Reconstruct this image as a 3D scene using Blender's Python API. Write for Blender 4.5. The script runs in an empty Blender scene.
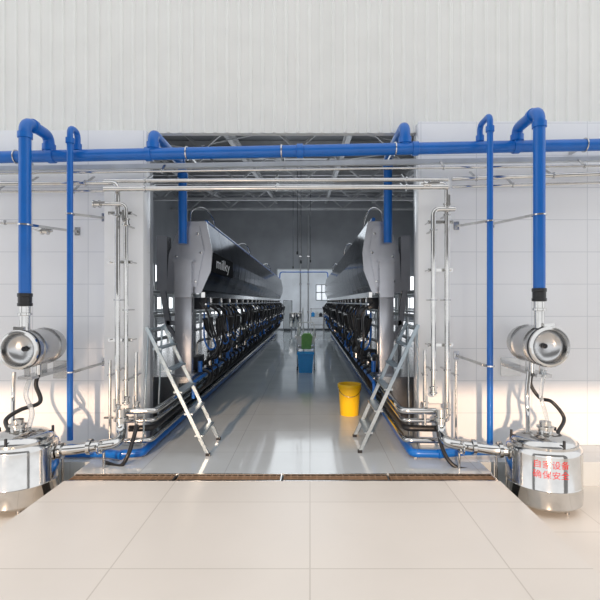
import bpy, bmesh, math, random
from mathutils import Vector, Matrix
random.seed(3)
F=450.0; CX=310.0; CY=302.0; H=1.6
def P(px,py,d): return Vector(((px-CX)*d/F, d, H-(py-CY)*d/F))
def V(*a): return Vector(a)
COL=bpy.context.scene.collection
bpy.context.scene.view_settings.view_transform='Standard'

# ---------------------------------------------------------------- materials
def mat(name,col,rough=.5,metal=0,noise=0,nscale=20,bump=0,trans=0,emit=None,estr=0,spec=None,tint=None,coat=0):
    m=bpy.data.materials.new(name); m.use_nodes=True
    nt=m.node_tree; b=nt.nodes['Principled BSDF']
    b.inputs['Base Color'].default_value=(*col,1)
    b.inputs['Roughness'].default_value=rough
    b.inputs['Metallic'].default_value=metal
    if spec is not None: b.inputs['Specular IOR Level'].default_value=spec
    if tint: b.inputs['Specular Tint'].default_value=(*tint,1)
    if trans: b.inputs['Transmission Weight'].default_value=trans
    if coat: b.inputs['Coat Weight'].default_value=coat
    if emit:
        b.inputs['Emission Color'].default_value=(*emit,1); b.inputs['Emission Strength'].default_value=estr
    tc=nt.nodes.new('ShaderNodeTexCoord')
    n=nt.nodes.new('ShaderNodeTexNoise'); n.inputs['Scale'].default_value=nscale; n.inputs['Detail'].default_value=4
    nt.links.new(tc.outputs['Object'],n.inputs['Vector'])
    if noise:
        mx=nt.nodes.new('ShaderNodeMix'); mx.data_type='RGBA'; mx.blend_type='MULTIPLY'
        mx.inputs[0].default_value=noise
        mx.inputs[6].default_value=(*col,1)
        cr=nt.nodes.new('ShaderNodeValToRGB')
        cr.color_ramp.elements[0].position=.3; cr.color_ramp.elements[0].color=(.35,.35,.35,1)
        cr.color_ramp.elements[1].position=.65; cr.color_ramp.elements[1].color=(1,1,1,1)
        nt.links.new(n.outputs['Fac'],cr.inputs['Fac']); nt.links.new(cr.outputs['Color'],mx.inputs[7])
        nt.links.new(mx.outputs[2],b.inputs['Base Color'])
    if bump:
        bp=nt.nodes.new('ShaderNodeBump'); bp.inputs['Strength'].default_value=bump; bp.inputs['Distance'].default_value=.05
        nt.links.new(n.outputs['Fac'],bp.inputs['Height']); nt.links.new(bp.outputs['Normal'],b.inputs['Normal'])
    return m
def tilemat(name,c1,c2,cm,w,h,mort=.006,rough=.2,plane='XY',off=0.0,nz=.2,rv=.10):
    m=bpy.data.materials.new(name); m.use_nodes=True
    nt=m.node_tree; b=nt.nodes['Principled BSDF']; b.inputs['Roughness'].default_value=rough
    g=nt.nodes.new('ShaderNodeNewGeometry'); s=nt.nodes.new('ShaderNodeSeparateXYZ'); c=nt.nodes.new('ShaderNodeCombineXYZ')
    nt.links.new(g.outputs['Position'],s.inputs[0])
    nt.links.new(s.outputs[plane[0]],c.inputs[0]); nt.links.new(s.outputs[plane[1]],c.inputs[1])
    br=nt.nodes.new('ShaderNodeTexBrick'); br.offset=off; br.inputs['Scale'].default_value=1
    br.inputs['Color1'].default_value=(*c1,1); br.inputs['Color2'].default_value=(*c2,1); br.inputs['Mortar'].default_value=(*cm,1)
    br.inputs['Mortar Size'].default_value=mort; br.inputs['Brick Width'].default_value=w; br.inputs['Row Height'].default_value=h
    br.inputs['Mortar Smooth'].default_value=.2
    nt.links.new(c.outputs[0],br.inputs['Vector'])
    n=nt.nodes.new('ShaderNodeTexNoise'); n.inputs['Scale'].default_value=1.7; n.inputs['Detail'].default_value=5
    nt.links.new(g.outputs['Position'],n.inputs['Vector'])
    mx=nt.nodes.new('ShaderNodeMix'); mx.data_type='RGBA'; mx.blend_type='MULTIPLY'; mx.inputs[0].default_value=nz
    nt.links.new(br.outputs['Color'],mx.inputs[6]); nt.links.new(n.outputs['Fac'],mx.inputs[7])
    nt.links.new(mx.outputs[2],b.inputs['Base Color'])
    mr=nt.nodes.new('ShaderNodeMapRange'); mr.inputs[3].default_value=max(.03,rough-.06); mr.inputs[4].default_value=rough+rv
    nt.links.new(n.outputs['Fac'],mr.inputs[0]); nt.links.new(mr.outputs[0],b.inputs['Roughness'])
    return m
M_panel=tilemat('white_panel',(.85,.86,.88),(.83,.84,.86),(.64,.66,.69),.62,.36,.004,.14,'XZ',nz=.05)
M_col=mat('white_box',(.86,.87,.88),.2,noise=.05,nscale=3)
M_corr=mat('corrugated_sheet',(.82,.82,.79),.45,noise=.06,nscale=3)
M_floor=tilemat('grey_floor_tile',(.56,.61,.64),(.53,.58,.61),(.41,.44,.46),.8,.8,.004,.07,'XY',rv=.07)
M_front=tilemat('cream_floor_tile',(.74,.71,.66),(.72,.69,.64),(.58,.55,.50),1.2,.9,.005,.30,'XY',nz=.1)
M_steel=mat('stainless_steel',(.68,.67,.65),.09,1,noise=.2,nscale=8)
M_steelb=mat('brushed_steel',(.58,.58,.58),.24,1,noise=.2,nscale=10)
M_hood=mat('hood_steel',(.19,.195,.21),.12,1,noise=.55,nscale=1.3,bump=.12,tint=(.38,.39,.41))
M_endp=mat('end_plate_steel',(.55,.56,.60),.26,.7,noise=.25,nscale=3)
M_galv=mat('ladder_aluminium',(.38,.45,.50),.32,.65,noise=.25,nscale=25)
M_paint=mat('pale_painted_steel',(.60,.63,.65),.4,.25,noise=.2,nscale=6)
M_blue=mat('blue_plastic',(.003,.13,.50),.30,noise=.15,nscale=6,coat=.1)
M_blue2=mat('bright_blue_plastic',(.01,.36,.88),.4,noise=.1)
M_black=mat('black_rubber',(.012,.012,.014),.35,noise=.2)
M_dark=mat('dark_plastic',(.02,.022,.028),.35,noise=.2)
M_matt=mat('dark_matt_plate',(.012,.013,.016),.8,noise=.2,spec=.05)
M_clear=mat('clear_tube',(.80,.84,.86),.06,noise=.05,trans=.8)
M_yellow=mat('yellow_plastic',(.90,.56,.01),.4,noise=.1,nscale=5)
M_white=mat('white_plastic',(.8,.82,.82),.4,noise=.08)
M_green=mat('green_cloth',(.22,.50,.14),.7,noise=.3)
M_red=mat('red_paint',(.62,.02,.02),.6,noise=.1)
M_wpaint=mat('white_lettering',(.9,.92,.95),.6,noise=.05)
M_rust=mat('rusty_grating',(.26,.17,.105),.6,.2,noise=.5,nscale=14)
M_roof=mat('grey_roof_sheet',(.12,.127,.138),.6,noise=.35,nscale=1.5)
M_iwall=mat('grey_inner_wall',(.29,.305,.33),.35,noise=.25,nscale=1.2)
M_rear=mat('grey_sun_mask',(.22,.22,.22),.6,noise=.05)
M_beam=mat('beam_steel',(.42,.43,.45),.5,.2,noise=.3,nscale=3)
M_glass=mat('daylight_pane',(.7,.75,.8),.2,noise=.1,emit=(.92,.94,.96),estr=1.8)
M_soft=mat('soft_daylight_pane',(.7,.75,.8),.2,noise=.1,emit=(.9,.94,1),estr=.75)
M_haze=mat('glowing_far_panel',(.62,.66,.70),.10,noise=.4,nscale=1.0,emit=(.86,.92,1),estr=.20)  # glossy panel with a faint glow put in to keep the far end pale
M_frame=mat('window_frame',(.45,.48,.5),.4,noise=.1)
FLAT=('hood_shell','seam_strip','end_plate','end_cover','side_plate','side_arm','milking_deck','end_box')

# ---------------------------------------------------------------- builders
class B:
    def __init__(s): s.bm=bmesh.new(); s.m=[]
    def mi(s,m):
        if m not in s.m: s.m.append(m)
        return s.m.index(m)
    def faces(s,fs,m):
        i=s.mi(m)
        for f in fs: f.material_index=i
    def box(s,a,b,m,bev=0):
        a=Vector(a); b=Vector(b)
        lo=Vector([min(a[i],b[i]) for i in range(3)]); hi=Vector([max(a[i],b[i]) for i in range(3)])
        vs=[s.bm.verts.new((x,y,z)) for x in (lo.x,hi.x) for y in (lo.y,hi.y) for z in (lo.z,hi.z)]
        q=[(0,1,3,2),(4,6,7,5),(0,4,5,1),(2,3,7,6),(0,2,6,4),(1,5,7,3)]
        fs=[s.bm.faces.new([vs[i] for i in t]) for t in q]
        s.faces(fs,m)
        if bev:
            es=list({e for f in fs for e in f.edges})
            r=bmesh.ops.bevel(s.bm,geom=es,offset=bev,segments=2,affect='EDGES',profile=.6)
            s.faces(r['faces'],m)
    def obox(s,p0,p1,w,h,m,up=Vector((0,0,1))):
        p0=Vector(p0);p1=Vector(p1);d=(p1-p0).normalized()
        x=d.cross(up)
        if x.length<1e-3: x=d.cross(Vector((0,1,0)))
        x.normalize(); u=x.cross(d).normalized()
        vs=[s.bm.verts.new(p+x*a*w/2+u*b*h/2) for p in (p0,p1) for a,b in((-1,-1),(1,-1),(1,1),(-1,1))]
        fs=[s.bm.faces.new([vs[i] for i in t]) for t in ((3,2,1,0),(4,5,6,7),(0,1,5,4),(1,2,6,5),(2,3,7,6),(3,0,4,7))]
        s.faces(fs,m)
    def sweep(s,pts,rs,m,seg=14,cap=True):
        pts=[Vector(p) for p in pts]; n=len(pts)
        t0=(pts[1]-pts[0]).normalized()
        nx=t0.cross(Vector((0,0,1)))
        if nx.length<1e-3: nx=Vector((1,0,0))
        nx.normalize(); rings=[]
        for i in range(n):
            if i==0: t=t0
            elif i==n-1: t=(pts[i]-pts[i-1]).normalized()
            else: t=((pts[i]-pts[i-1]).normalized()+(pts[i+1]-pts[i]).normalized())
            if t.length<1e-6: t=t0
            t=t.normalized()
            nx=(nx-t*nx.dot(t)).normalized(); ny=t.cross(nx)
            r=rs[i] if isinstance(rs,(list,tuple)) else rs
            rings.append([s.bm.verts.new(pts[i]+(nx*math.cos(2*math.pi*k/seg)+ny*math.sin(2*math.pi*k/seg))*r) for k in range(seg)])
        fs=[]
        for i in range(n-1):
            for k in range(seg):
                fs.append(s.bm.faces.new((rings[i][k],rings[i][(k+1)%seg],rings[i+1][(k+1)%seg],rings[i+1][k])))
        if cap:
            fs.append(s.bm.faces.new(rings[0][::-1])); fs.append(s.bm.faces.new(rings[-1]))
        s.faces(fs,m)
    def tube(s,pts,r,m,fil=.1,seg=14):
        pts=[Vector(p) for p in pts]; out=[pts[0]]
        for i in range(1,len(pts)-1):
            a,c,b=pts[i-1],pts[i],pts[i+1]
            f=min(fil,(a-c).length*.48,(b-c).length*.48)
            A=c+(a-c).normalized()*f; Bq=c+(b-c).normalized()*f
            for k in range(7):
                t=k/6; out.append(A*(1-t)**2+c*2*t*(1-t)+Bq*t*t)
        out.append(pts[-1])
        o=[out[0]]
        for p in out[1:]:
            if (p-o[-1]).length>1e-4: o.append(p)
        s.sweep(o,r,m,seg)
    def spline(s,pts,r,m,seg=8,st=6):
        pts=[Vector(p) for p in pts]; q=[pts[0]*2-pts[1]]+pts+[pts[-1]*2-pts[-2]]; o=[]
        for i in range(1,len(q)-2):
            for k in range(st):
                t=k/st; a,b,c,d=q[i-1],q[i],q[i+1],q[i+2]
                o.append(.5*((2*b)+(c-a)*t+(2*a-5*b+4*c-d)*t*t+(3*b-a-3*c+d)*t**3))
        o.append(pts[-1]); s.sweep(o,r,m,seg)
    def cyl(s,a,b,r,m,seg=20): s.sweep([a,b],r,m,seg)
    def lathe(s,o,ax,prof,m,seg=36,closed=False):
        o=Vector(o);ax=Vector(ax).normalized()
        x=ax.cross(Vector((0,1,0))) if abs(ax.y)<.9 else ax.cross(Vector((0,0,1)))
        x.normalize(); y=ax.cross(x)
        rings=[[s.bm.verts.new(o+ax*h+(x*math.cos(2*math.pi*k/seg)+y*math.sin(2*math.pi*k/seg))*max(r,.0005)) for k in range(seg)] for r,h in prof]
        fs=[]; n=len(prof)
        for i in range(n if closed else n-1):
            j=(i+1)%n
            for k in range(seg):
                fs.append(s.bm.faces.new((rings[i][k],rings[i][(k+1)%seg],rings[j][(k+1)%seg],rings[j][k])))
        if not closed:
            fs.append(s.bm.faces.new(rings[0][::-1])); fs.append(s.bm.faces.new(rings[-1]))
        s.faces(fs,m)
    def prism(s,prof,y0,y1,m,prof2=None):
        a=[s.bm.verts.new((x,y0,z)) for x,z in prof]; b=[s.bm.verts.new((x,y1,z)) for x,z in (prof2 or prof)]
        n=len(prof); fs=[s.bm.faces.new(a[::-1]),s.bm.faces.new(b)]
        for i in range(n): fs.append(s.bm.faces.new((a[i],a[(i+1)%n],b[(i+1)%n],b[i])))
        s.faces(fs,m)
    def ring(s,c,ax,R,r,m,seg=32):
        s.lathe(Vector(c),Vector(ax).normalized(),[(R-r,-r),(R+r,-r),(R+r,r),(R-r,r)],m,seg,True)
    def make(s,name,parent=None,label=None,cat=None,group=None,kind=None,origin=None):
        bm=s.bm; bmesh.ops.recalc_face_normals(bm,faces=bm.faces)
        for e in bm.edges:
            if len(e.link_faces)==2 and e.calc_face_angle(0)>math.radians(38): e.smooth=False
        for f in bm.faces: f.smooth=(name not in FLAT)
        cs=[v.co for v in bm.verts]
        if origin is None:
            origin=Vector(((min(c.x for c in cs)+max(c.x for c in cs))/2,(min(c.y for c in cs)+max(c.y for c in cs))/2,min(c.z for c in cs)))
        origin=Vector(origin)
        bmesh.ops.translate(bm,verts=bm.verts,vec=-origin)
        me=bpy.data.meshes.new(name); bm.to_mesh(me); bm.free()
        for m in s.m: me.materials.append(m)
        o=bpy.data.objects.new(name,me); COL.objects.link(o)
        o.location=origin
        if parent is not None:
            o.parent=parent; o.location=origin-parent.location
        tag(o,label,cat,group,kind); return o
def tag(o,label=None,cat=None,group=None,kind=None):
    if label: o['label']=label
    if cat: o['category']=cat
    if group: o['group']=group
    if kind: o['kind']=kind
def thing(name,loc,label,cat,group=None):
    o=bpy.data.objects.new(name,None); o.empty_display_size=.1; COL.objects.link(o); o.location=Vector(loc)
    tag(o,label,cat,group); return o
def copy_thing(o,delta,rot=0):
    n=o.copy(); COL.objects.link(n); n.location=o.location+Vector(delta); n.rotation_euler=(0,0,rot)
    for c in list(o.children):
        k=c.copy(); COL.objects.link(k); k.parent=n
        for g in list(c.children):
            gg=g.copy(); COL.objects.link(gg); gg.parent=k
    return n
def struct(b,name,label):
    return b.make(name,label=label,cat='building',kind='structure')

# ---------------------------------------------------------------- structure
YF=5.03
XL,XR=-1.83,1.21
FL,FR=-2.20,1.70
G0,G1=4.02,4.20
def corrug(b,x0,x1,z0,z1,y):
    p=.135; x=x0; pr=[]
    while x<x1:
        pr+= [(x,y),(x+.085,y),(x+.098,y-.018),(x+.122,y-.018),(x+.134,y)]
        x+=p
    lo=[];hi=[]
    for (a,c) in pr:
        lo.append(b.bm.verts.new((a,c,z0))); hi.append(b.bm.verts.new((a,c,z1)))
    fs=[b.bm.faces.new((lo[i],lo[i+1],hi[i+1],hi[i])) for i in range(len(lo)-1)]
    b.faces(fs,M_corr)
b=B(); corrug(b,-7,7,3.54,6.0,5.17)
b.box((-7,5.175,3.54),(7,5.25,6.0),M_corr)
b.box((-7,5.16,0),(XL,5.25,3.54),M_iwall); b.box((XR,5.16,0),(7,5.25,3.54),M_iwall)
struct(b,'wall_front','off-white corrugated metal wall above wide parlour opening')
b=B(); b.box((-6.5,YF,.0),(XL,5.155,3.52),M_panel,.006); struct(b,'wall_left_front','glossy white panel cladding beside the opening')
b=B(); b.box((XR,YF,.0),(6.5,5.155,3.62),M_panel,.006); struct(b,'wall_right_front','glossy white panel cladding beside the opening')
b=B(); b.box((-2.225,4.86,.36),(-1.80,YF-.001,2.90),M_col,.012); b.box((-2.225,4.855,.34),(-1.80,4.87,.36),M_steelb); struct(b,'trim_1','white boxed column facing beside opening')
b=B(); b.box((1.17,4.86,.50),(1.52,YF-.001,2.92),M_col,.012); struct(b,'trim_2','white boxed column facing beside opening')
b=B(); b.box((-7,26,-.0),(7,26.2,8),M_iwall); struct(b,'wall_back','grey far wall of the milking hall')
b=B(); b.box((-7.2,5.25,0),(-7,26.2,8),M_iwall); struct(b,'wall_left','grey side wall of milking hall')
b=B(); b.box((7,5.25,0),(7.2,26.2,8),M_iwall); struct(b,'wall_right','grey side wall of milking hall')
b=B()
def rz(y): return 5.2+.12*(y-5)
vs=[(-7,5.2,rz(5.2)),(7,5.2,rz(5.2)),(7,26.2,rz(26.2)),(-7,26.2,rz(26.2))]
f=[b.bm.verts.new(v) for v in vs]; g=[b.bm.verts.new((v[0],v[1],v[2]+.1)) for v in vs]
fs=[b.bm.faces.new(f),b.bm.faces.new(g[::-1])]+[b.bm.faces.new((f[i],f[(i+1)%4],g[(i+1)%4],g[i])) for i in range(4)]
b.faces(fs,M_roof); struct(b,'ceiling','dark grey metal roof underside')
b=B()
b.box((-7,4.5,-.5),(7,26,0),M_floor); b.box((FL,G1,-.5),(FR,4.5,0),M_floor)
struct(b,'floor','glossy grey tiled floor of parlour aisle')
b=B(); b.box((FL,-3,-.5),(FR,G0,0),M_front); struct(b,'floor_front','cream tiled floor in front of drain channel')
b=B(); b.box((FL,G0,-.5),(FR,G1,-.14),M_dark)
b.box((-7,-3,-.5),(FL,4.5,-.24),M_front); b.box((FR,-3,-.5),(7,4.5,-.24),M_front); struct(b,'floor_pit','lower cream floor around tanks and drain channel bed')
b=B(); b.box((-9,-3.2,2.80),(9,-3,8.2),M_rear); b.box((-9,-3.2,-.5),(-6.5,-3,2.80),M_rear); b.box((6.5,-3.2,-.5),(9,-3,2.80),M_rear)  # unseen wall added to keep the sun low and darken steel reflections
struct(b,'sun_mask_wall','unseen grey wall with wide doorway, added to keep sun off upper facade')
def window(n,x0,x1,z0,z1,y=None,xw=None,s=1,nx=3,nz=2,gm=None):
    w=thing('window_%d'%n,(0,0,0),'pale daylight window or added glowing panel in the hall wall','window'); w['kind']='structure'
    if xw is None: w.location=((x0+x1)/2,y,z0)
    else: w.location=(xw,(x0+x1)/2,z0)
    p=B(); fr=B()
    def pt(a,z,o): return (a,y-o,z) if xw is None else (xw+s*o,a,z)
    p.box(pt(x0,z0,.0),pt(x1,z1,.02),gm or M_glass)
    for i in range(nx+1):
        a=x0+(x1-x0)*i/nx; fr.box(pt(a-.03,z0,.0),pt(a+.03,z1,.05),M_frame)
    for j in range(nz+1):
        z=z0+(z1-z0)*j/nz; fr.box(pt(x0,z-.03,.0),pt(x1,z+.03,.05),M_frame)
    p.make('pane',w); fr.make('frame',w)
window(1,-1.9,1.6,.05,3.5,26,nx=1,nz=1,gm=M_haze); window(2,.35,1.0,1.7,2.6,25.9,nx=2,nz=2,gm=M_soft)  # first one is a glossy panel made to glow, second a window
for i in range(4): window(3+i,6.4+i*4.6,10.8+i*4.6,.9,3.3,None,-7,1,5,2)
for i in range(4): window(7+i,6.4+i*4.6,10.8+i*4.6,.9,3.3,None,7,-1,5,2)
window(11,-6.6,-2.6,.9,3.1,26,nx=5,nz=2); window(12,2.4,6.6,.9,3.1,26,nx=5,nz=2)  # panes added to brighten the gap behind the milking clusters
for i in range(12):
    y=6.2+i*1.6; z=rz(y)
    b=B(); b.box((-6.95,y-.04,z-.19),(6.95,y+.04,z-.01),M_beam); b.box((-6.95,y-.08,z-.20),(6.95,y+.08,z-.18),M_beam)
    b.make('roof_purlin',label='grey steel purlin under the roof sheeting',cat='beam',group='roof purlins')
for x in (-4.6,-1.9,.9,3.6):
    b=B()
    b.obox((x,5.3,rz(5.3)-.42),(x,25.9,rz(25.9)-.42),.12,.08,M_beam); b.obox((x,5.3,rz(5.3)-.25),(x,25.9,rz(25.9)-.25),.12,.05,M_beam)
    y=5.6
    while y<25:
        b.obox((x,y,rz(y)-.40),(x,y+.6,rz(y+.6)-.27),.03,.03,M_beam); y+=.6
    b.make('roof_rafter',label='lattice steel rafter running along hall roof',cat='beam',group='roof rafters')
for y in (9.0,13.5,18.0,22.5):
    t=thing('roof_truss',(0,y,rz(y)-1.1),'grey steel cross truss with diagonal web under roof','beam','roof trusses')
    b=B(); b.box((-6.95,y-.05,rz(y)-1.1),(6.95,y+.05,rz(y)-1.0),M_beam); b.make('bottom_chord',t)
    b=B(); x=-6.9;k=0
    while x<6.8:
        b.obox((x,y,rz(y)-(1.03 if k%2 else .22)),(x+.95,y,rz(y)-(.22 if k%2 else 1.03)),.05,.05,M_beam); x+=.95;k+=1
    b.make('web',t)
for (a,c) in (((-6,9,0),(0,13.5,0)),((0,9,0),(-6,13.5,0)),((0,9,0),(6,13.5,0)),((6,9,0),(0,13.5,0))):
    b=B(); b.cyl((a[0],a[1],rz(a[1])-.5),(c[0],c[1],rz(c[1])-.5),.02,M_beam,8)
    b.make('roof_brace',label='thin steel tie rod crossing under roof',cat='beam',group='roof tie rods')
for x,y,zb in ((-.42,15,3.3),(-.30,15,3.0),(.02,18,3.3),(-.75,20,3.2)):
    b=B(); b.cyl((x,y,zb),(x,y,rz(y)-.02),.010,M_dark,6); b.lathe((x,y,zb-.12),(0,0,1),[(.01,0),(.03,.02),(.03,.10),(.012,.12)],M_dark,10)
    b.make('pull_cord',label='thin dark cord hanging from the roof over aisle',cat='cord',group='hanging cords')
for x,w_,h_ in ((-1.25,.5,1.7),(1.0,.45,1.4)):
    t=thing('control_cabinet',(x,25.4,0),'grey steel control cabinet at the far end of the aisle','cabinet','far control cabinets')
    b=B(); b.box((x-w_/2,25.2,.08),(x+w_/2,25.6,h_),M_endp,.01); b.box((x-w_/2+.03,25.22,0),(x+w_/2-.03,25.58,.08),M_dark); b.make('cabinet_body',t)
    b=B(); b.box((x-w_/2+.03,25.185,.12),(x+w_/2-.03,25.2,h_-.05),M_paint); b.make('door',t)
    b=B(); b.box((x-w_/2+.06,25.165,h_*.5),(x-w_/2+.08,25.185,h_*.5+.15),M_dark); b.make('handle',t)
t=thing('wash_vat',(-.75,23.3,0),'round polished steel wash vat near far wall','vat')
b=B(); b.lathe((-.75,23.3,.25),(0,0,1),[(.05,0),(.30,.06),(.33,.12),(.33,.75),(.35,.76),(.35,.79),(.31,.79),(.30,.15),(.01,.1)],M_steel,28); b.make('vat_body',t)
for a_ in (30,150,270):
    b=B(); c_=math.cos(math.radians(a_))*.26; s_=math.sin(math.radians(a_))*.26; b.cyl((-.75+c_,23.3+s_,0),(-.75+c_,23.3+s_,.34),.02,M_steelb,8); b.make('leg',t)
# far wall fittings
t=thing('steel_shelf_rack',(.45,25.3,0),'open steel shelf rack against the far wall','shelf')
for dx in (-.4,.3):
    for dy in (-.15,.15):
        b=B(); b.box((.45+dx-.02,25.3+dy-.02,0),(.45+dx+.02,25.3+dy+.02,1.25),M_steelb); b.make('upright',t)
for z in (.3,.75,1.2):
    b=B(); b.box((.03,25.13,z),(.77,25.47,z+.03),M_steelb); b.make('shelf',t)
for i,(dx,m_,h_) in enumerate(((-.28,M_blue2,.26),(-.05,M_white,.30),(.16,M_dark,.22))):
    b=B(); b.lathe((.45+dx,25.3,.78),(0,0,1),[(.09,0),(.10,.01),(.10,h_*.75),(.04,h_*.9),(.04,h_)],m_,14)
    b.make('jerry_can',label='plastic container standing on the far shelf rack',cat='container',group='containers on far rack')
for i,x in enumerate((-.55,-.1)):
    t=thing('grey_wall_pipe',(x,25.93,0),'vertical grey pipe on the far wall','pipe','far wall pipes')
    b=B(); b.cyl((x,25.9,0),(x,25.9,6.6),.04,M_beam,10); b.make('pipe_run',t)
    for z in (1,2.6,4.2):
        b=B(); b.box((x-.07,25.86,z),(x+.07,25.975,z+.06),M_steelb); b.make('pipe_clamp',t)

# ---------------------------------------------------------------- drain grating
for k_ in range(4):
    L_=(FR-FL)/4; x0=FL+k_*L_+.008; x1=x0+L_-.016
    g=thing('drain_grating',((x0+x1)/2,4.105,-.14),'tan brown steel grating panel with pale frame over drain channel','grating','drain grating panels')
    for y in (G0+.008,G1-.008):
        b=B(); b.box((x0,y-.007,-.14),(x1,y+.007,.001),M_steelb); b.make('frame_bar',g)
    for y in (4.055,4.09,4.125,4.16):
        b=B(); b.box((x0,y-.007,-.06),(x1,y+.007,-.012),M_rust); b.make('grating_bar',g)
    b=B(); x=x0
    while x<x1-.01:
        b.box((x,G0+.015,-.05),(x+.014,G1-.015,-.016),M_rust); x+=.06
    b.box((x1-.012,G0+.015,-.14),(x1,G1-.015,-.002),M_steelb); b.make('cross_ribs',g)

# ---------------------------------------------------------------- blue pipes
def socket(b,p,ax,r,m=M_blue,l=.07):
    ax=Vector(ax).normalized(); p=Vector(p); b.lathe(p-ax*l/2,ax,[(r,0),(r+.012,.004),(r+.012,l-.004),(r,l)],m,20)
t=thing('blue_main_pipe',P(310,151,4.75),'thick blue plastic main pipe running across the facade','pipe')
b=B(); a=P(-60,158.5,4.75); c=P(660,143.5,4.75); b.cyl(a,c,.062,M_blue,24)
b.make('pipe_run',t)
for f_ in (.155,.29,.5,.66,.80,.93):
    b=B(); socket(b,a.lerp(c,f_),c-a,.062); b.make('coupling',t)
def zmain(x,d=4.75):
    px=CX+x*F/d; return (a.lerp(c,(px+60)/720)).z
for x in (-3.1,-1.3,-.3,.9,2.9):
    z=zmain(x); b=B(); b.ring((x,4.75,z),(1,0,0),.068,.006,M_steelb); b.box((x-.015,4.81,z-.015),(x+.015,5.02 if abs(x)>1.5 else 5.16,z+.015),M_steelb); b.make('clamp',t)
def hookpipe(x,d,ztop,zb,r,rj,label):
    t=thing('blue_drop_pipe',(x,d,zb),label,'pipe')
    b=B(); b.tube([(x,d,zb),(x,d,ztop),(x,4.75,ztop),(x,4.75,zmain(x)+.03)],r,M_blue,.11 if r>.04 else .07,20); b.make('pipe',t)
    b=B(); socket(b,(x,4.75,zmain(x)+.09),(0,0,1),r); b.make('tee_collar',t)
    sg=1 if d>4.75 else -1
    b=B(); socket(b,(x,d,ztop-.14),(0,0,1),r,l=.06); b.make('elbow_collar',t)
    if abs(d-4.75)>.3:
        b=B(); socket(b,(x,d-sg*.13,ztop),(0,1,0),r,l=.05); b.make('elbow_collar',t)
    return t
hookpipe(-2.755,4.35,3.35,P(25,295,4.35).z,.055,0,'thick blue plastic drop pipe above steel receiver')
hookpipe(-2.453,4.6,3.389,P(70,440,4.6).z-.0,.030,0,'slender blue plastic pipe beside white column')
hookpipe(-1.657,5.86,3.38,2.36,.055,0,'blue drop pipe reaching down to stall hood')
hookpipe(2.185,4.29,3.43,P(539,290,4.29).z,.055,0,'thick blue plastic drop pipe above steel receiver')
hookpipe(1.794,4.485,3.464,.14,.030,0,'slender blue plastic pipe beside white column')
hookpipe(1.003,5.79,3.469,2.36,.055,0,'blue drop pipe reaching down to stall hood')
def simplepipe(name,pts,r,m,label,fil=.1,clamps=(),cat='pipe',group=None):
    t=thing(name,pts[0],label,cat,group)
    b=B(); b.tube(pts,r,m,fil,16); b.make('pipe_run',t)
    for (p,ax,q) in clamps:
        b=B(); b.ring(p,ax,r+.006,.006,M_steelb,20); b.obox(p,q,.025,.012,M_steelb); b.make('pipe_clamp',t)
    return t
simplepipe('blue_overhead_pipe',[(-1.45,6.3,2.72),(-1.45,21.6,2.72),(-1.45,21.8,3.05),(.86,21.8,3.05),(.86,21.6,2.72),(.86,6.1,2.72)],.026,M_blue,'blue pipe laid along stall hoods and across far end',.12)

# ---------------------------------------------------------------- facade steel
b=B(); p0=P(-60,170,4.93);p1=P(660,158,4.93)
b.obox(p0,p1,.05,.05,M_paint)
b.make('cable_tray',label='pale painted steel cable tray under blue main pipe',cat='cable tray')
def hp(px0,py0,px1,py1,d,r,label,cl_=(.12,.5,.88)):
    q0=P(px0,py0,d);q1=P(px1,py1,d); cl=[]
    for f_ in cl_:
        p=q0.lerp(q1,f_); cl.append((p,q1-q0,p+V(0,4.93-d,.12)))
    return simplepipe('steel_header_pipe',[q0,q1],r,M_steel,label,clamps=cl)
hp(104,181,448,179.5,4.72,.022,'polished stainless steel pipe spanning the opening')
hp(104,189,448,187,4.64,.026,'polished stainless steel pipe spanning the opening')
hp(-50,174,655,165,4.80,.014,'thin stainless pipe running the whole facade',(.1,.3,.7,.9))
hp(-50,184,104,183,4.74,.022,'thin stainless pipe along white panels')
hp(-50,192,104,191,4.78,.014,'thin stainless pipe along white panels',(.3,.8))
hp(452,179,655,172,4.74,.022,'thin stainless pipe along white panels')
hp(452,187,655,181,4.78,.014,'thin stainless pipe along white panels',(.3,.8))
def riser(pts,r,label,cl):
    q=[P(*p) for p in pts]; cs=[]
    for y in cl:
        p=P(pts[-2][0],y,pts[-2][2]); cs.append((p,(0,0,1),V(p.x,4.87,p.z)))
    return simplepipe('steel_riser_pipe',q,r,M_steel,label,.07,cs)
riser([(104,183,4.7),(117.5,183,4.7),(117.5,300,4.62),(117.5,412,4.62)],.026,'polished stainless riser pipe on white column',(215,300,370))
riser([(93,204,4.66),(126,204,4.66),(126,300,4.66),(126,405,4.66)],.022,'polished stainless riser pipe with top elbow',(225,310,380))
riser([(420,184,4.66),(447,184,4.66),(447,300,4.66),(447,420,4.66)],.026,'polished stainless riser pipe on white column',(215,300,370))
riser([(455,209,4.62),(433.5,209,4.62),(433.5,300,4.62),(433.5,395,4.62)],.026,'polished stainless riser pipe with top elbow',(230,300,370))
riser([(136,352,4.74),(136,380,4.74),(136,425,4.74)],.016,'short stainless riser pipe at column foot',(375,))
riser([(110,360,4.74),(110,380,4.74),(110,453,4.74)],.016,'short stainless riser pipe at column foot',(375,))
riser([(425,350,4.74),(425,380,4.74),(425,425,4.74)],.016,'short stainless riser pipe at column foot',(375,))
riser([(456,360,4.74),(456,380,4.74),(456,453,4.74)],.014,'short stainless riser pipe at column foot',(375,))
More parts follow.
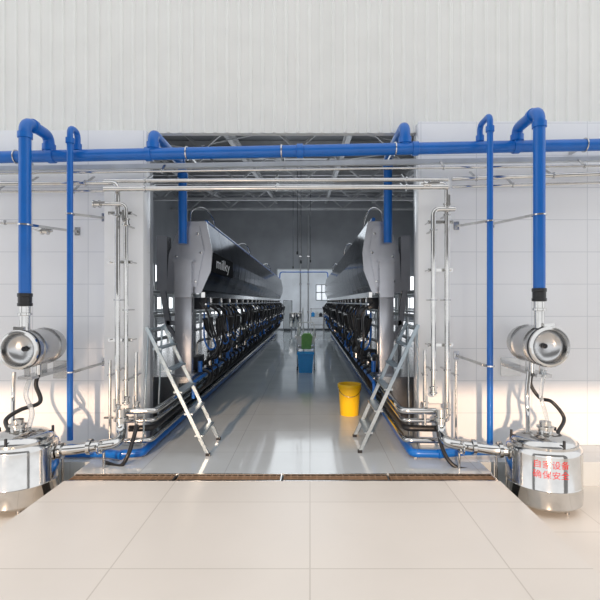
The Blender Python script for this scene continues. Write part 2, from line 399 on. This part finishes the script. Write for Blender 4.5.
for x0,x1,ys in ((108,132,(213,262,340)),(428,453,(222,270,345))):
    for y in ys:
        t=thing('riser_bracket',P((x0+x1)/2,y,4.72),'stainless clamp rail holding riser pipes on column','bracket','riser clamp rails')
        b=B(); b.box(P(x0,y-1.5,4.71),P(x1,y+1.5,4.71)+V(0,.012,0),M_steel); b.make('rail',t)
        for px in (x0+1,x1-1):
            b=B(); b.cyl(P(px,y,4.67),V(P(px,y,4.71).x,4.862,P(px,y,4.71).z),.007,M_steelb,8); b.make('stud',t)
def valve(p,ax,r,label,handle=(0,0,1)):
    t=thing('pipe_valve',p,label,'valve'); ax=Vector(ax).normalized(); p=Vector(p)
    b=B(); b.lathe(p-ax*.04,ax,[(r,0),(r+.016,.005),(r+.016,.018),(r+.006,.022),(r+.006,.058),(r+.016,.062),(r+.016,.075),(r,.08)],M_steel,20); b.make('valve_body',t)
    h=Vector(handle); b=B(); b.cyl(p,p+h*.07,.008,M_steel,10); b.obox(p+h*.07,p+h*.07+ax*.11,.02,.012,M_steel,up=h); b.make('lever',t)
for px,py,d,ax in ((97,204,4.64,(1,0,0)),(126,222,4.64,(0,0,1)),(427,184.5,4.64,(1,0,0)),(447,207,4.64,(0,0,1)),(117.5,408,4.6,(0,0,1)),(126,400,4.64,(0,0,1)),(447,412,4.64,(0,0,1)),(433.5,390,4.6,(0,0,1)),(45,231,4.7,(1,0,0)),(136,405,4.72,(0,0,1)),(425,405,4.72,(0,0,1))):
    valve(P(px,py,d),ax,.024,'stainless clamp valve with lever handle',handle=(0,-1,0))
simplepipe('steel_branch_pipe',[P(-50,222,4.72),P(20,223,4.72),P(40,231,4.72),P(52,231,4.72)],.014,M_steel,'thin stainless branch pipe along white panel',.05,[(P(5,222.5,4.72),(1,0,0),P(5,222.5,5.03))])
def strut(x,d,z,r):
    t=thing('pipe_bracket',(x,d,z),'small stainless bracket holding blue pipe to wall','bracket','pipe wall brackets')
    b=B(); b.ring((x,d,z),(0,0,1),r+.006,.007,M_steel,20); b.make('clamp_ring',t)
    b=B(); s=-1 if x>0 else 1
    b.obox((x+s*r,d+.02,z),(x+s*.16,5.028,z+.04),.02,.025,M_steel)
    b.box((x+s*.16-.03,5.018,z),(x+s*.16+.03,5.03,z+.09),M_steelb); b.make('arm',t)
for x,d,r,ys in ((-2.755,4.35,.055,(225,)),(-2.453,4.6,.03,(214,372)),(2.185,4.29,.055,(215,)),(1.794,4.485,.03,(221,366))):
    for y in ys: strut(x,d,P(0,y,d).z,r)

# ---------------------------------------------------------------- receivers
def receiver(x,d0,zc,R,s):
    t=thing('milk_receiver',(x,d0+.3,zc-R),'polished horizontal steel receiver vessel with deep rimmed end','vessel')
    b=B(); b.lathe((x,d0+.03,zc),(0,1,0),[(R*.95,0),(R,0),(R,.46),(R*.93,.51),(R*.7,.55),(R*.3,.575),(.002,.58),(.002,.565),(R*.3,.56),(R*.88,.50),(R*.95,.45)],M_steelb,44,True); b.make('vessel_body',t)
    b=B(); b.lathe((x,d0,zc),(0,1,0),[(R*.86,0),(R*.90,-.012),(R*1.0,-.010),(R*1.05,.0),(R*1.05,.022),(R*1.0,.028),(R*.86,.02)],M_steel,44,True); b.make('rim_flange',t)
    b=B(); b.ring((x,d0+.038,zc),(0,1,0),R+.004,.008,M_dark,44); b.make('seal_ring',t)
    b=B(); b.lathe((x,d0+.01,zc),(0,1,0),[(R*.87,0),(R*.86,.04),(R*.74,.07),(R*.4,.09),(.002,.095),(.002,.105),(R*.76,.085),(R*.88,.06)],M_steelb,44,True); b.make('dished_end',t)
    b=B(); b.lathe((x,d0+.105,zc),(0,-1,0),[(.024,0),(.024,.02),(.012,.025),(.012,.04),(.005,.045)],M_dark,16); b.make('end_knob',t)
    b=B(); b.obox((x-s*.05,d0+.02,zc+R*1.05+.018),(x+s*.05,d0+.02,zc+R*1.05+.012),.03,.03,M_steel); b.make('clamp_latch',t)
    dp=4.35 if x<0 else 4.29
    zp=P(0,295,4.35).z if x<0 else P(0,290,4.29).z
    xp=-2.755 if x<0 else 2.185
    L=zp-zc-R*.95
    b=B(); b.lathe((xp,dp,zc+R*.95),(0,0,1),[(.045,0),(.045,L-.2),(.062,L-.195),(.062,L-.175),(.05,L-.17),(.05,L-.10)],M_steel,24); b.make('inlet_neck',t)
    b=B(); z=zp-.11
    b.lathe((xp,dp,z),(0,0,1),[(.052,0),(.066,.005),(.066,.03),(.060,.035),(.060,.09),(.066,.095),(.066,.125),(.05,.13)],M_black,24); b.make('rubber_coupling',t)
    for q in (.14,.42):
        b=B(); b.ring((x,d0+q,zc),(0,1,0),R+.006,.005,M_steelb,36); b.obox((x,d0+q,zc-R-.005),(x,d0+q,zc-R-.10),.05,.02,M_steelb,up=Vector((0,1,0))); b.make('strap',t)
    b=B(); b.box((x-.07,d0+.1,zc-R-.12),(x+.07,YF-.001,zc-R-.09),M_steelb); b.box((x-.11,YF-.012,zc-R-.22),(x+.11,YF-.001,zc-R-.02),M_steelb); b.make('wall_bracket',t)
    b=B(); b.cyl((x+s*.06,d0+.22,zc-R+.01),(x+s*.06,d0+.22,zc-R-.09),.028,M_steel,16); b.make('outlet',t)
    b=B(); b.tube([(x-s*R*.97,d0+.4,zc-.05),(x-s*(R+.12),d0+.4,zc-.05),(x-s*(R+.12),YF-.002,zc-.05)],.022,M_steel,.06,14); b.make('side_port',t)
receiver(-2.755,4.246,P(0,350,4.246).z,.178,1)
receiver(2.24,4.20,P(0,347,4.2).z,.182,-1)

# ---------------------------------------------------------------- tanks
def tank(x,d,zt,zb,R,s):
    t=thing('steel_tank',(x,d,zb),'polished round stainless tank with domed lid and hoses','tank')
    h=zt-zb
    b=B(); b.lathe((x,d,zb+.05),(0,0,1),[(R*.9,0),(R,.03),(R,h*.30),(R+.003,h*.30+.004),(R,h*.30+.01),(R,h-.115),(R*.985,h-.095),(R*.95,h-.078),(R*.90,h-.066),(R*.86,h-.06)],M_steel,56); b.make('tank_body',t)
    b=B(); b.ring((x,d,zt-.008),(0,0,1),R*.87,.012,M_steel,44); b.make('rim_clamp',t)
    b=B(); b.lathe((x,d,zt),(0,0,1),[(R*.86,0),(R*.83,.025),(R*.70,.052),(R*.4,.075),(.01,.082)],M_steel,48)
    b.make('domed_lid',t)
    b=B(); b.lathe((x-s*.02,d,zt+.07),(0,0,1),[(.06,0),(.06,.04),(.075,.045),(.075,.06),(.05,.065),(.05,.10)],M_steel,24); b.make('lid_neck',t)
    for a_ in (40,160,280):
        b=B(); c_=math.cos(math.radians(a_));s_=math.sin(math.radians(a_))
        b.cyl((x+c_*R*.84,d+s_*R*.84,zt-.03),(x+c_*R*.84,d+s_*R*.84,zt+.07),.012,M_dark,10); b.make('lid_screw',t)
    for a_ in (60,180,300):
        b=B(); c_=math.cos(math.radians(a_));s_=math.sin(math.radians(a_))
        b.cyl((x+c_*R*.7,d+s_*R*.7,zb),(x+c_*R*.7,d+s_*R*.7,zb+.07),.02,M_steelb,10); b.make('leg',t)
    return t
tL=tank(P(20,0,4.1).x,4.1,P(0,438,4.1).z,-.24,.315,1)
tR=tank(P(543,0,4.1).x,4.1,P(0,440,4.1).z,-.24,.315,-1)
def textmesh(body,size,fn,m,name,parent,align='CENTER',off=0,sl=1.0,sc=1.0):
    cu=bpy.data.curves.new('t','FONT'); cu.body=body; cu.size=size; cu.align_x=align; cu.extrude=0; cu.resolution_u=3; cu.space_line=sl; cu.space_character=sc; cu.offset=off
    ob=bpy.data.objects.new('t',cu); COL.objects.link(ob)
    dg=bpy.context.evaluated_depsgraph_get(); dg.update()
    me=bpy.data.meshes.new_from_object(ob.evaluated_get(dg))
    bpy.data.objects.remove(ob)
    for v in me.vertices: v.co=fn(v.co)-parent.location
    me.materials.clear(); me.materials.append(m)
    me.name=name
    o=bpy.data.objects.new(name,me); COL.objects.link(o); o.parent=parent
    return o
cx_,cy_=P(543,0,4.1).x,4.1
a0=math.atan2(-cy_,-cx_)+math.radians(12)
def wrap(co):
    a=a0+co.x/.317; return Vector((cx_+.3165*math.cos(a),cy_+.3165*math.sin(a),.195+co.y))
o=textmesh('自家设备\n确保安全',.072,wrap,M_red,'red_lettering',tR,sl=1.2,sc=1.05); o['label']='red painted characters'

def hose(name,pts,r,m,label,group=None):
    b=B(); b.spline(pts,r,m,10,8); return b.make(name,label=label,cat='hose',group=group)
xl=-2.755
hose('black_hose',[(xl+.06,4.466,.885),P(36,385,4.46),P(40,402,4.40),P(20,410,4.3),P(6,420,4.2),P(10,432,4.1),P(10,437,4.1)],.020,M_black,'black rubber hose looping from receiver to tank')
hose('clear_hose',[P(30,378,4.42),P(26,395,4.35),P(32,412,4.25),P(28,430,4.12)],.022,M_clear,'clear milk hose hanging under receiver')
hose('steel_drain_pipe',[P(14,372,4.5),P(13,400,4.5),P(13,429,4.3)],.02,M_steel,'stainless drain pipe from receiver to tank')
hose('black_hose',[(2.18,4.42,.90),P(531,385,4.4),P(540,398,4.35),P(552,402,4.25),P(564,418,4.2),P(558,432,4.1),P(556,438,4.1)],.017,M_black,'black rubber hose looping from receiver to tank')
hose('steel_drain_pipe',[P(529,372,4.4),P(527,395,4.35),P(528,415,4.3),P(528,434,4.1)],.024,M_steel,'stainless drain pipe from receiver to tank')
hose('clear_hose',[P(545,370,4.3),P(541,395,4.28),P(546,415,4.22),P(548,430,4.1)],.018,M_clear,'clear milk hose hanging under receiver')
def outlet(pts,r,label,vps):
    t=thing('steel_outlet_pipe',pts[0],label,'pipe')
    b=B(); b.tube(pts,r,M_steel,.09,18); b.make('pipe_run',t)
    for p,ax in vps:
        b=B(); b.lathe(Vector(p)-Vector(ax)*.02,ax,[(r,0),(r+.022,.003),(r+.022,.037),(r,.04)],M_steel,22); b.make('clamp_ring',t)
zl=P(0,451,4.15).z
def XYZ(px,d,z): return V(P(px,0,d).x,d,z)
outlet([(-2.40,4.15,zl),XYZ(75,4.2,zl),XYZ(119,4.4,zl),XYZ(121,4.55,.30),XYZ(121,4.55,.52)],.05,'thick stainless outlet pipe joining tank and risers',[((-2.30,4.16,zl),(1,0,0)),(XYZ(90,4.27,zl),(1,0,0)),(XYZ(121,4.55,.42),(0,0,1))])
outlet([(1.86,4.15,zl),XYZ(490,4.2,zl),XYZ(446,4.4,zl),XYZ(441,4.55,.30),XYZ(441,4.55,.52)],.05,'thick stainless outlet pipe joining tank and risers',[((1.76,4.18,zl),(1,0,0)),((1.55,4.27,zl),(1,0,0)),(XYZ(441,4.55,.42),(0,0,1))])
for px in (58,100,462,500):
    b=B(); x=P(px,0,4.25).x; b.cyl((x,4.33,-.24 if (x<FL or x>FR) else 0),(x,4.33,zl-.05),.014,M_steelb,10); b.ring((x,4.24,zl),(1,0,0),.056,.006,M_steel,20); b.box((x-.02,4.25,zl-.06),(x+.02,4.34,zl-.04),M_steelb)
    b.make('pipe_stand',label='short stainless stand under outlet pipe',cat='bracket',group='outlet pipe stands')
simplepipe('blue_floor_pipe',[(-2.75,4.62,.05),(-2.453,4.62,.05),(-2.1,4.62,.05),(-1.9,4.55,.05)],.045,M_blue,'blue plastic pipe lying at wall foot',.05)
simplepipe('blue_floor_pipe',[(1.30,4.56,.06),(1.60,4.60,.08),(1.80,4.60,.08),(1.95,4.60,.08)],.045,M_blue,'blue plastic pipe lying at wall foot',.05)
hose('black_hose',[P(104,462,4.45),P(120,466,4.4),P(128,455,4.4),P(133,440,4.5),P(137,425,4.6)],.02,M_black,'black hose with fittings beside aisle corner')
hose('black_hose',[P(474,470,4.35),P(458,468,4.35),P(447,458,4.4),P(440,440,4.5),P(437,420,4.6)],.02,M_black,'black hose with fittings beside aisle corner')

# ---------------------------------------------------------------- parlour rows
PITCH=.78; NST=20; Y0=6.0
PROF=[(.41,2.66),(.08,2.66),(0,2.26),(.02,2.02),(.15,1.73),(.60,1.73),(.57,2.23)]
def row(xi,s,k):
    def X(u): return xi+s*u*k
    def pr(sc=1):
        return [(X(.3+(u-.3)*sc),2.2+(z-2.2)*sc) for u,z in PROF]
    t=thing('milking_stall_hood',(X(.3),Y0+PITCH/2,.65),'tall dark mirror-polished steel hood section over a milking stall','milking stall','stall hoods')
    b=B(); b.prism(pr(),Y0+.006,Y0+PITCH-.006,M_hood); b.make('hood_shell',t)
    b=B(); b.prism(pr(.985),Y0+PITCH-.006,Y0+PITCH+.006,M_dark); b.make('seam_strip',t)
    b=B(); b.prism([(X(.10),1.66),(X(.10),1.73),(X(.15),1.73),(X(.15),1.66)],Y0+.0,Y0+PITCH,M_steel); b.make('lower_lip',t)
    b=B(); b.box((X(.12),Y0+.20,1.50),(X(.30),Y0+.38,1.66),M_dark,.012); b.make('control_box',t)
    b=B(); b.box((X(.105),Y0+.24,1.53),(X(.12),Y0+.31,1.59),M_blue); b.make('blue_cover',t)
    b=B(); b.cyl((X(.16),Y0+.60,1.50),(X(.16),Y0+.60,1.68),.024,M_steel,12); b.make('pulsator',t)
    b=B(); b.cyl((X(.09),Y0,1.57),(X(.09),Y0+PITCH,1.57),.012,M_steel,8); b.make('guide_rod',t)
    for i in range(1,NST): copy_thing(t,(0,PITCH*i,0))
    b=B(); b.prism(pr(1.02),Y0-.03,Y0-.0,M_endp)
    o=b.make('end_plate',t); o['label']='brushed steel end plate'
    b=B(); b.prism([(X(.40),2.60),(X(.16),2.60),(X(.10),2.28),(X(.20),1.80),(X(.50),1.80),(X(.50),2.25)],Y0-.07,Y0-.03,M_endp); o=b.make('end_cover',t)
    b=B(); b.box((X(.24),Y0-.17,1.66),(X(.46),Y0-.072,2.12),M_endp); b.box((X(.21),Y0-.19,2.12),(X(.49),Y0-.072,2.15),M_endp); o=b.make('end_box',t)
    b=B(); b.box((X(.60),Y0-.02,1.75),(X(.74),Y0+.16,2.48),M_endp); o=b.make('side_plate',t)
    b=B(); b.obox((X(.68),Y0+.05,1.80),(X(.60),Y0+.05,1.28),.07,.06,M_endp,up=Vector((0,1,0))); b.obox((X(.62),Y0+.05,1.32),(X(.42),Y0+.05,1.32),.06,.06,M_endp); b.obox((X(.62),Y0+.05,1.30),(X(.42),Y0+.05,1.0),.05,.05,M_endp,up=Vector((0,1,0))); o=b.make('side_arm',t)
    for (u_,z_) in ((.18,2.5),(.38,2.5),(.14,2.25),(.46,2.2),(.21,1.87),(.48,1.87)):
        b=B(); b.lathe((X(u_),Y0-.07,z_),(0,-1,0),[(.016,0),(.016,.006),(.008,.012)],M_steel,10); b.make('bolt',t)
    yc=Y0+.4
    c=thing('milking_cluster',(X(.16),yc,.9),'black milking cluster with four teat cups and hoses','milking cluster','milking clusters')
    b=B(); b.lathe((X(.04),yc,1.03),(0,0,1),[(.03,0),(.06,.015),(.065,.04),(.05,.08),(.02,.10)],M_steel,16); b.make('claw',c)
    for dy,du in ((-.09,-.04),(.09,-.04),(-.10,.07),(.10,.07)):
        b=B(); b.sweep([(X(.04+du*.7),yc+dy*.5,1.10),(X(.04+du*1.2),yc+dy*1.1,1.18),(X(.04+du*1.3),yc+dy*1.3,1.22),(X(.04+du*1.6),yc+dy*1.7,1.37)],[.012,.020,.032,.036],M_black,10); b.make('teat_cup',c)
    b=B(); b.spline([(X(.05),yc,1.03),(X(.0),yc+.05,.90),(X(.06),yc+.16,.80),(X(.18),yc+.22,.76),(X(.28),yc+.24,.67)],.024,M_black,8,5); b.make('milk_hose',c)
    b=B(); b.spline([(X(.06),yc-.05,1.08),(X(.02),yc-.12,.98),(X(.08),yc-.2,.95),(X(.16),yc-.18,1.1),(X(.18),yc-.10,1.45)],.012,M_blue,6,5); b.make('pulse_tube',c)
    b=B(); b.tube([(X(.32),yc+.05,.65),(X(.32),yc+.05,1.05),(X(.10),yc+.02,1.08)],.018,M_steel,.08,10); b.make('support_arm',c)
    b=B(); b.box((X(.24),yc-.20,.66),(X(.34),yc+.16,.84),M_dark,.01); b.make('base_housing',c)
    b=B(); b.lathe((X(.20),yc+.28,.655),(0,0,1),[(.03,0),(.055,.01),(.055,.12),(.03,.15),(.012,.2)],M_steel,12); b.make('milk_meter',c)
    b=B(); b.cyl((X(.19),yc-.30,.655),(X(.19),yc-.30,.80),.03,M_blue,10); b.make('blue_filter',c)
    for i in range(1,NST): copy_thing(c,(s*random.uniform(-.04,.03),PITCH*i+random.uniform(-.07,.07),random.uniform(-.0,.02)),random.uniform(-.5,.5))
    for i in (0,4,8,12,16,20):
        y=Y0+PITCH*i-.1
        b=B(); b.box((X(.24),y-.05,.65),(X(.46),y+.05,1.66 if i==0 else 1.72),M_endp,.01); b.box((X(.20),y-.07,.645),(X(.5),y+.07,.665),M_endp)
        b.make('support_post',label='grey steel square post carrying the hoods',cat='post',group='hood support posts')
    b=B(); xo=6.9*s
    b.prism([(X(.2),.57),(X(.2),.65),(xo,.65),(xo,0),(X(.54),0),(X(.36),.57)],5.7,22.2,M_steelb)
    b.make('milking_deck',label='raised stainless edged cow standing deck beside aisle',cat='platform')
    def XP(z,off): return X(.36+.18*(.57-z)/.57)-s*off
    xr=-1.93 if s<0 else 1.36
    for z,r,m,nm,y0,off,lab in ((.60,.022,M_blue,'blue_aisle_pipe',5.6,.20,'blue line running along deck edge'),(.47,.034,M_steel,'steel_aisle_pipe',4.66,.08,'stainless milk line running along aisle deck'),(.35,.024,M_steel,'steel_aisle_pipe',4.74,.08,'thin stainless line running along aisle deck'),(.25,.034,M_black,'black_aisle_pipe',4.80,.07,'black hose line along aisle deck'),(.15,.028,M_steel,'steel_aisle_pipe',4.70,.12,'stainless line near floor along deck'),(.055,.042,M_blue,'blue_aisle_pipe',4.58,.10,'blue plastic pipe lying along aisle edge')):
        x=XP(z,off); t=thing(nm,(x,y0,z),lab,'pipe')
        b=B(); b.tube([(x,21.9,z),(x,y0+.02,z),(xr,y0,z)] if z<.5 else [(x,21.9,z),(x,y0,z),(x,y0,z-.2)],r,m,.08,12); b.make('pipe_run',t)
        b=B()
        for i in range(12):
            y=5.9+i*1.3; b.obox((x,y,z),(x+s*.05,y,z),.03,.015,M_steelb)
        o=b.make('pipe_brackets',t); o['kind']='stuff'
    r_=random.uniform
    for i in range(NST):
        for q_ in range(2):
            y=Y0+PITCH*i+.1+.38*q_+r_(0,.1)
            b=B(); b.spline([(X(.19),y,.68),(X(.11+r_(-.03,.03)),y+.03,.62),(X(.15),y+r_(.03,.12),.46),(X(.27),y+.1,.34),(X(.33),y+.12,.28)],.022,M_black,6,4)
            b.make('drop_hose',label='short black hose dropping from deck to milk line',cat='hose',group='deck drop hoses')
        for q_ in range(3):
            y=Y0+PITCH*i+.05+.25*q_+r_(-.04,.04)
            b=B(); b.spline([(X(.18),y,1.60),(X(.02+r_(-.03,.05)),y+r_(-.1,.12),1.45),(X(-.03+r_(0,.08)),y+r_(0,.25),1.15+r_(-.12,.12)),(X(.03),y+r_(.1,.32),.92+r_(-.15,.12)),(X(.12),y+r_(.15,.38),.80),(X(.25),y+.25,.72)],.015,M_black,6,5)
            b.make('loose_hose',label='thin black hose looping down from control box',cat='hose',group='loose milking hoses')
    for xu in (.95,1.7,2.6):
        t=thing('stall_railing',(X(xu),Y0+8,.65),'tubular galvanised cow railing on the deck','railing','stall railings')
        for z in (1.05,1.4,1.75):
            b=B(); b.cyl((X(xu),Y0+.3,z),(X(xu),21.6,z),.028,M_paint,10); b.make('rail',t)
        for i in range(13):
            b=B(); b.cyl((X(xu),Y0+.35+i*1.2,.65),(X(xu),Y0+.35+i*1.2,2.0),.032,M_paint,10); b.make('rail_post',t)
    for i in (0,5,12):
        y=Y0+PITCH*i
        b=B(); b.spline([(X(.35),y+.2,2.66),(X(.33),y+.22,2.86),(X(.2),y+.4,2.93),(X(.12),y+.66,2.80),(X(.14),y+.7,2.64)],.011,M_steelb,6,5)
        b.make('air_hose',label='thin air hose arching above stall hood',cat='hose',group='air hoses over hoods')
row(-1.30,-1,1.0); row(.70,1,.85)
par=[o for o in bpy.data.objects if o.name.startswith('milking_stall_hood') and o.type=='EMPTY' and o.location.x<0 and abs(o.location.y-(Y0+PITCH*.5))<.2][0]
b=B(); b.box((-1.318,6.03,2.00),(-1.288,7.52,2.26),M_matt); o=b.make('dark_backing',par); o['label']='added dark matt backing standing in for dark hood reflection'  # dark sheet added behind the lettering where the hood mirrors too pale
def lt(co): return Vector((-1.284,6.16+co.x*2.55,2.07+co.y*1.1))
o=textmesh('milky',.19,lt,M_wpaint,'white_lettering',par,'LEFT',.003); o['label']='small white lettering'

# ---------------------------------------------------------------- ladders
def ladder(xb,xt,zt,yn,yf,xr,label):
    t=thing('step_ladder',((xb+xt)/2,(yn+yf)/2,0),label,'ladder')
    U=Vector((0,1,0)).cross(Vector((xt-xb,0,zt)).normalized())
    for y in (yn,yf):
        b=B(); b.obox((xb,y,.01),(xt,y,zt),.020,.036,M_galv,up=U); b.make('side_rail',t)
        b=B(); b.box((xb-.024,y-.016,.0),(xb+.024,y+.016,.03),M_black); b.make('foot',t)
        yy=y+(.05 if y==yn else -.05)
        b=B(); b.cyl((xt,yy,zt-.05),(xr,yy,.0),.010,M_galv,10); b.make('rear_leg',t)
    for i in range(5):
        f_=(i+.9)/5.9; x=xb+(xt-xb)*f_; z=zt*f_
        b=B(); b.box((x-.045,yn,z-.008),(x+.045,yf,z+.008),M_galv); b.make('step',t)
    b=B(); b.cyl((xt,yn,zt-.03),(xt,yf,zt-.03),.012,M_galv,10); b.make('top_bar',t)
ladder(-1.06,-1.70,1.34,4.68,5.22,-1.76,'slim aluminium ladder leaning against stall deck by opening')
ladder(.53,1.15,1.36,4.78,5.34,1.17,'slim aluminium ladder leaning against stall deck beside yellow bucket')

# ---------------------------------------------------------------- bucket
x,y=.56,6.4
t=thing('yellow_bucket',(x,y,0),'yellow plastic bucket standing on tiled floor','bucket')
b=B(); b.lathe((x,y,0),(0,0,1),[(.125,0),(.13,.01),(.155,.40),(.168,.40),(.168,.44),(.155,.44),(.150,.42),(.122,.02),(.01,.02)],M_yellow,36); b.make('bucket_body',t)
b=B(); pts=[(x+.165*math.cos(a_),y-.16*math.sin(a_),.41-.13*math.sin(a_)) for a_ in [math.pi*i/12 for i in range(13)]]
b.sweep(pts,.005,M_steel,6); b.make('bail_handle',t)
b=B(); b.ring((x,y,.38),(0,0,1),.158,.006,M_yellow,36); b.make('rim_band',t)

# ---------------------------------------------------------------- cart
x,y=-.10,10.5
W_=.20
t=thing('cleaning_cart',(x,y+.2,0),'narrow white trolley with bottles and green cloth in aisle','cart')
for dx in (-W_,W_):
    for dy in (-.2,.25):
        b=B(); b.cyl((x+dx,y+.25+dy,.08),(x+dx,y+.25+dy,.90),.014,M_white,10); b.make('leg',t)
b=B(); b.tube([(x-W_,y+.5,.88),(x-W_,y+.6,1.10),(x+W_,y+.6,1.10),(x+W_,y+.5,.88)],.014,M_white,.05,10); b.make('push_handle',t)
b=B(); b.box((x-W_-.02,y+.03,.50),(x+W_+.02,y+.52,.53),M_white,.008); b.make('shelf',t)
b=B(); b.prism([(x-W_+.01,.60),(x-W_-.02,.76),(x-W_-.05,.76),(x-W_-.05,.80),(x+W_+.05,.80),(x+W_+.05,.76),(x+W_+.02,.76),(x+W_-.01,.60)],y+.03,y+.50,M_white); b.make('basin',t)
for dx in (-W_,W_):
    for dy in (-.2,.25):
        b=B(); b.cyl((x+dx-.015,y+.25+dy,.045),(x+dx+.015,y+.25+dy,.045),.045,M_black,16); b.make('wheel',t)
b=B(); b.prism([(x-.10,.50),(x+.12,.50),(x+.16,.80),(x+.08,.86),(x-.10,.83)],y+.0,y+.022,M_green); b.prism([(x-.09,.802),(x+.15,.802),(x+.10,.86),(x-.06,.85)],y+.022,y+.3,M_green); b.make('cloth',t)
for dx,h_,m_ in ((-.17,.26,M_white),(.20,.16,M_white)):
    b=B(); b.lathe((x+dx,y+.14,.801),(0,0,1),[(.035,0),(.04,.01),(.04,h_*.6),(.015,h_*.8),(.015,h_)],m_,14)
    b.make('spray_bottle',label='small bottle standing on the trolley top',cat='bottle',group='trolley bottles')
b=B(); b.prism([(x-.15,.0),(x+.15,.0),(x+.18,.42),(x-.18,.42)],y-.33,y-.03,M_blue2); b.box((x-.195,y-.345,.41),(x+.195,y-.015,.45),M_blue2,.006)
b.make('blue_bin',label='bright blue plastic bin on tiled floor by trolley',cat='bin')
t=thing('mop',(x-.05,y+.80,0),'mop with thin white handle standing by trolley','mop')
b=B(); b.cyl((x-.05,y+.80,.12),(x-.08,y+.80,1.45),.016,M_white,10); b.make('handle',t)
b=B(); b.lathe((x-.05,y+.80,0),(0,0,1),[(.13,0),(.11,.06),(.03,.14),(.01,.15)],M_white,16); b.make('mop_head',t)

# ---------------------------------------------------------------- lights
w=bpy.data.worlds.new('W'); bpy.context.scene.world=w; w.use_nodes=True
w.node_tree.nodes['Background'].inputs[0].default_value=(.95,.97,1,1); w.node_tree.nodes['Background'].inputs[1].default_value=1.26
sl=bpy.data.lights.new('sun','SUN'); sl.energy=3.6; sl.color=(1,.70,.48); sl.angle=math.radians(1.5)
so=bpy.data.objects.new('sun',sl); COL.objects.link(so)
dirv=Vector((.18,1,-.265)); so.rotation_euler=dirv.to_track_quat('-Z','Y').to_euler(); so.location=(0,-2,6)
def area(loc,rot,sx,sy,e,c=(1,1,1)):
    l=bpy.data.lights.new('hall_fill','AREA'); l.shape='RECTANGLE'; l.size=sx; l.size_y=sy; l.energy=e; l.color=c  # fill lamps added to lift the hall roof and walls, no fixtures modelled
    o=bpy.data.objects.new('hall_fill',l); COL.objects.link(o); o.location=loc; o.rotation_euler=rot
area((-.3,10,4.6),(0,0,0),2.8,6,46,(.88,.95,1))
area((-.3,19,5.4),(0,0,0),2.8,8,160,(.88,.95,1))
area((-.3,15,3.6),(math.pi,0,0),2,14,130,(.92,.96,1))

cd=bpy.data.cameras.new('camera'); cd.lens=27; cd.sensor_width=36; cd.shift_x=-10/600; cd.shift_y=2/600
co=bpy.data.objects.new('camera',cd); COL.objects.link(co); co.location=(0,0,H); co.rotation_euler=(math.radians(90),0,0)
bpy.context.scene.camera=co
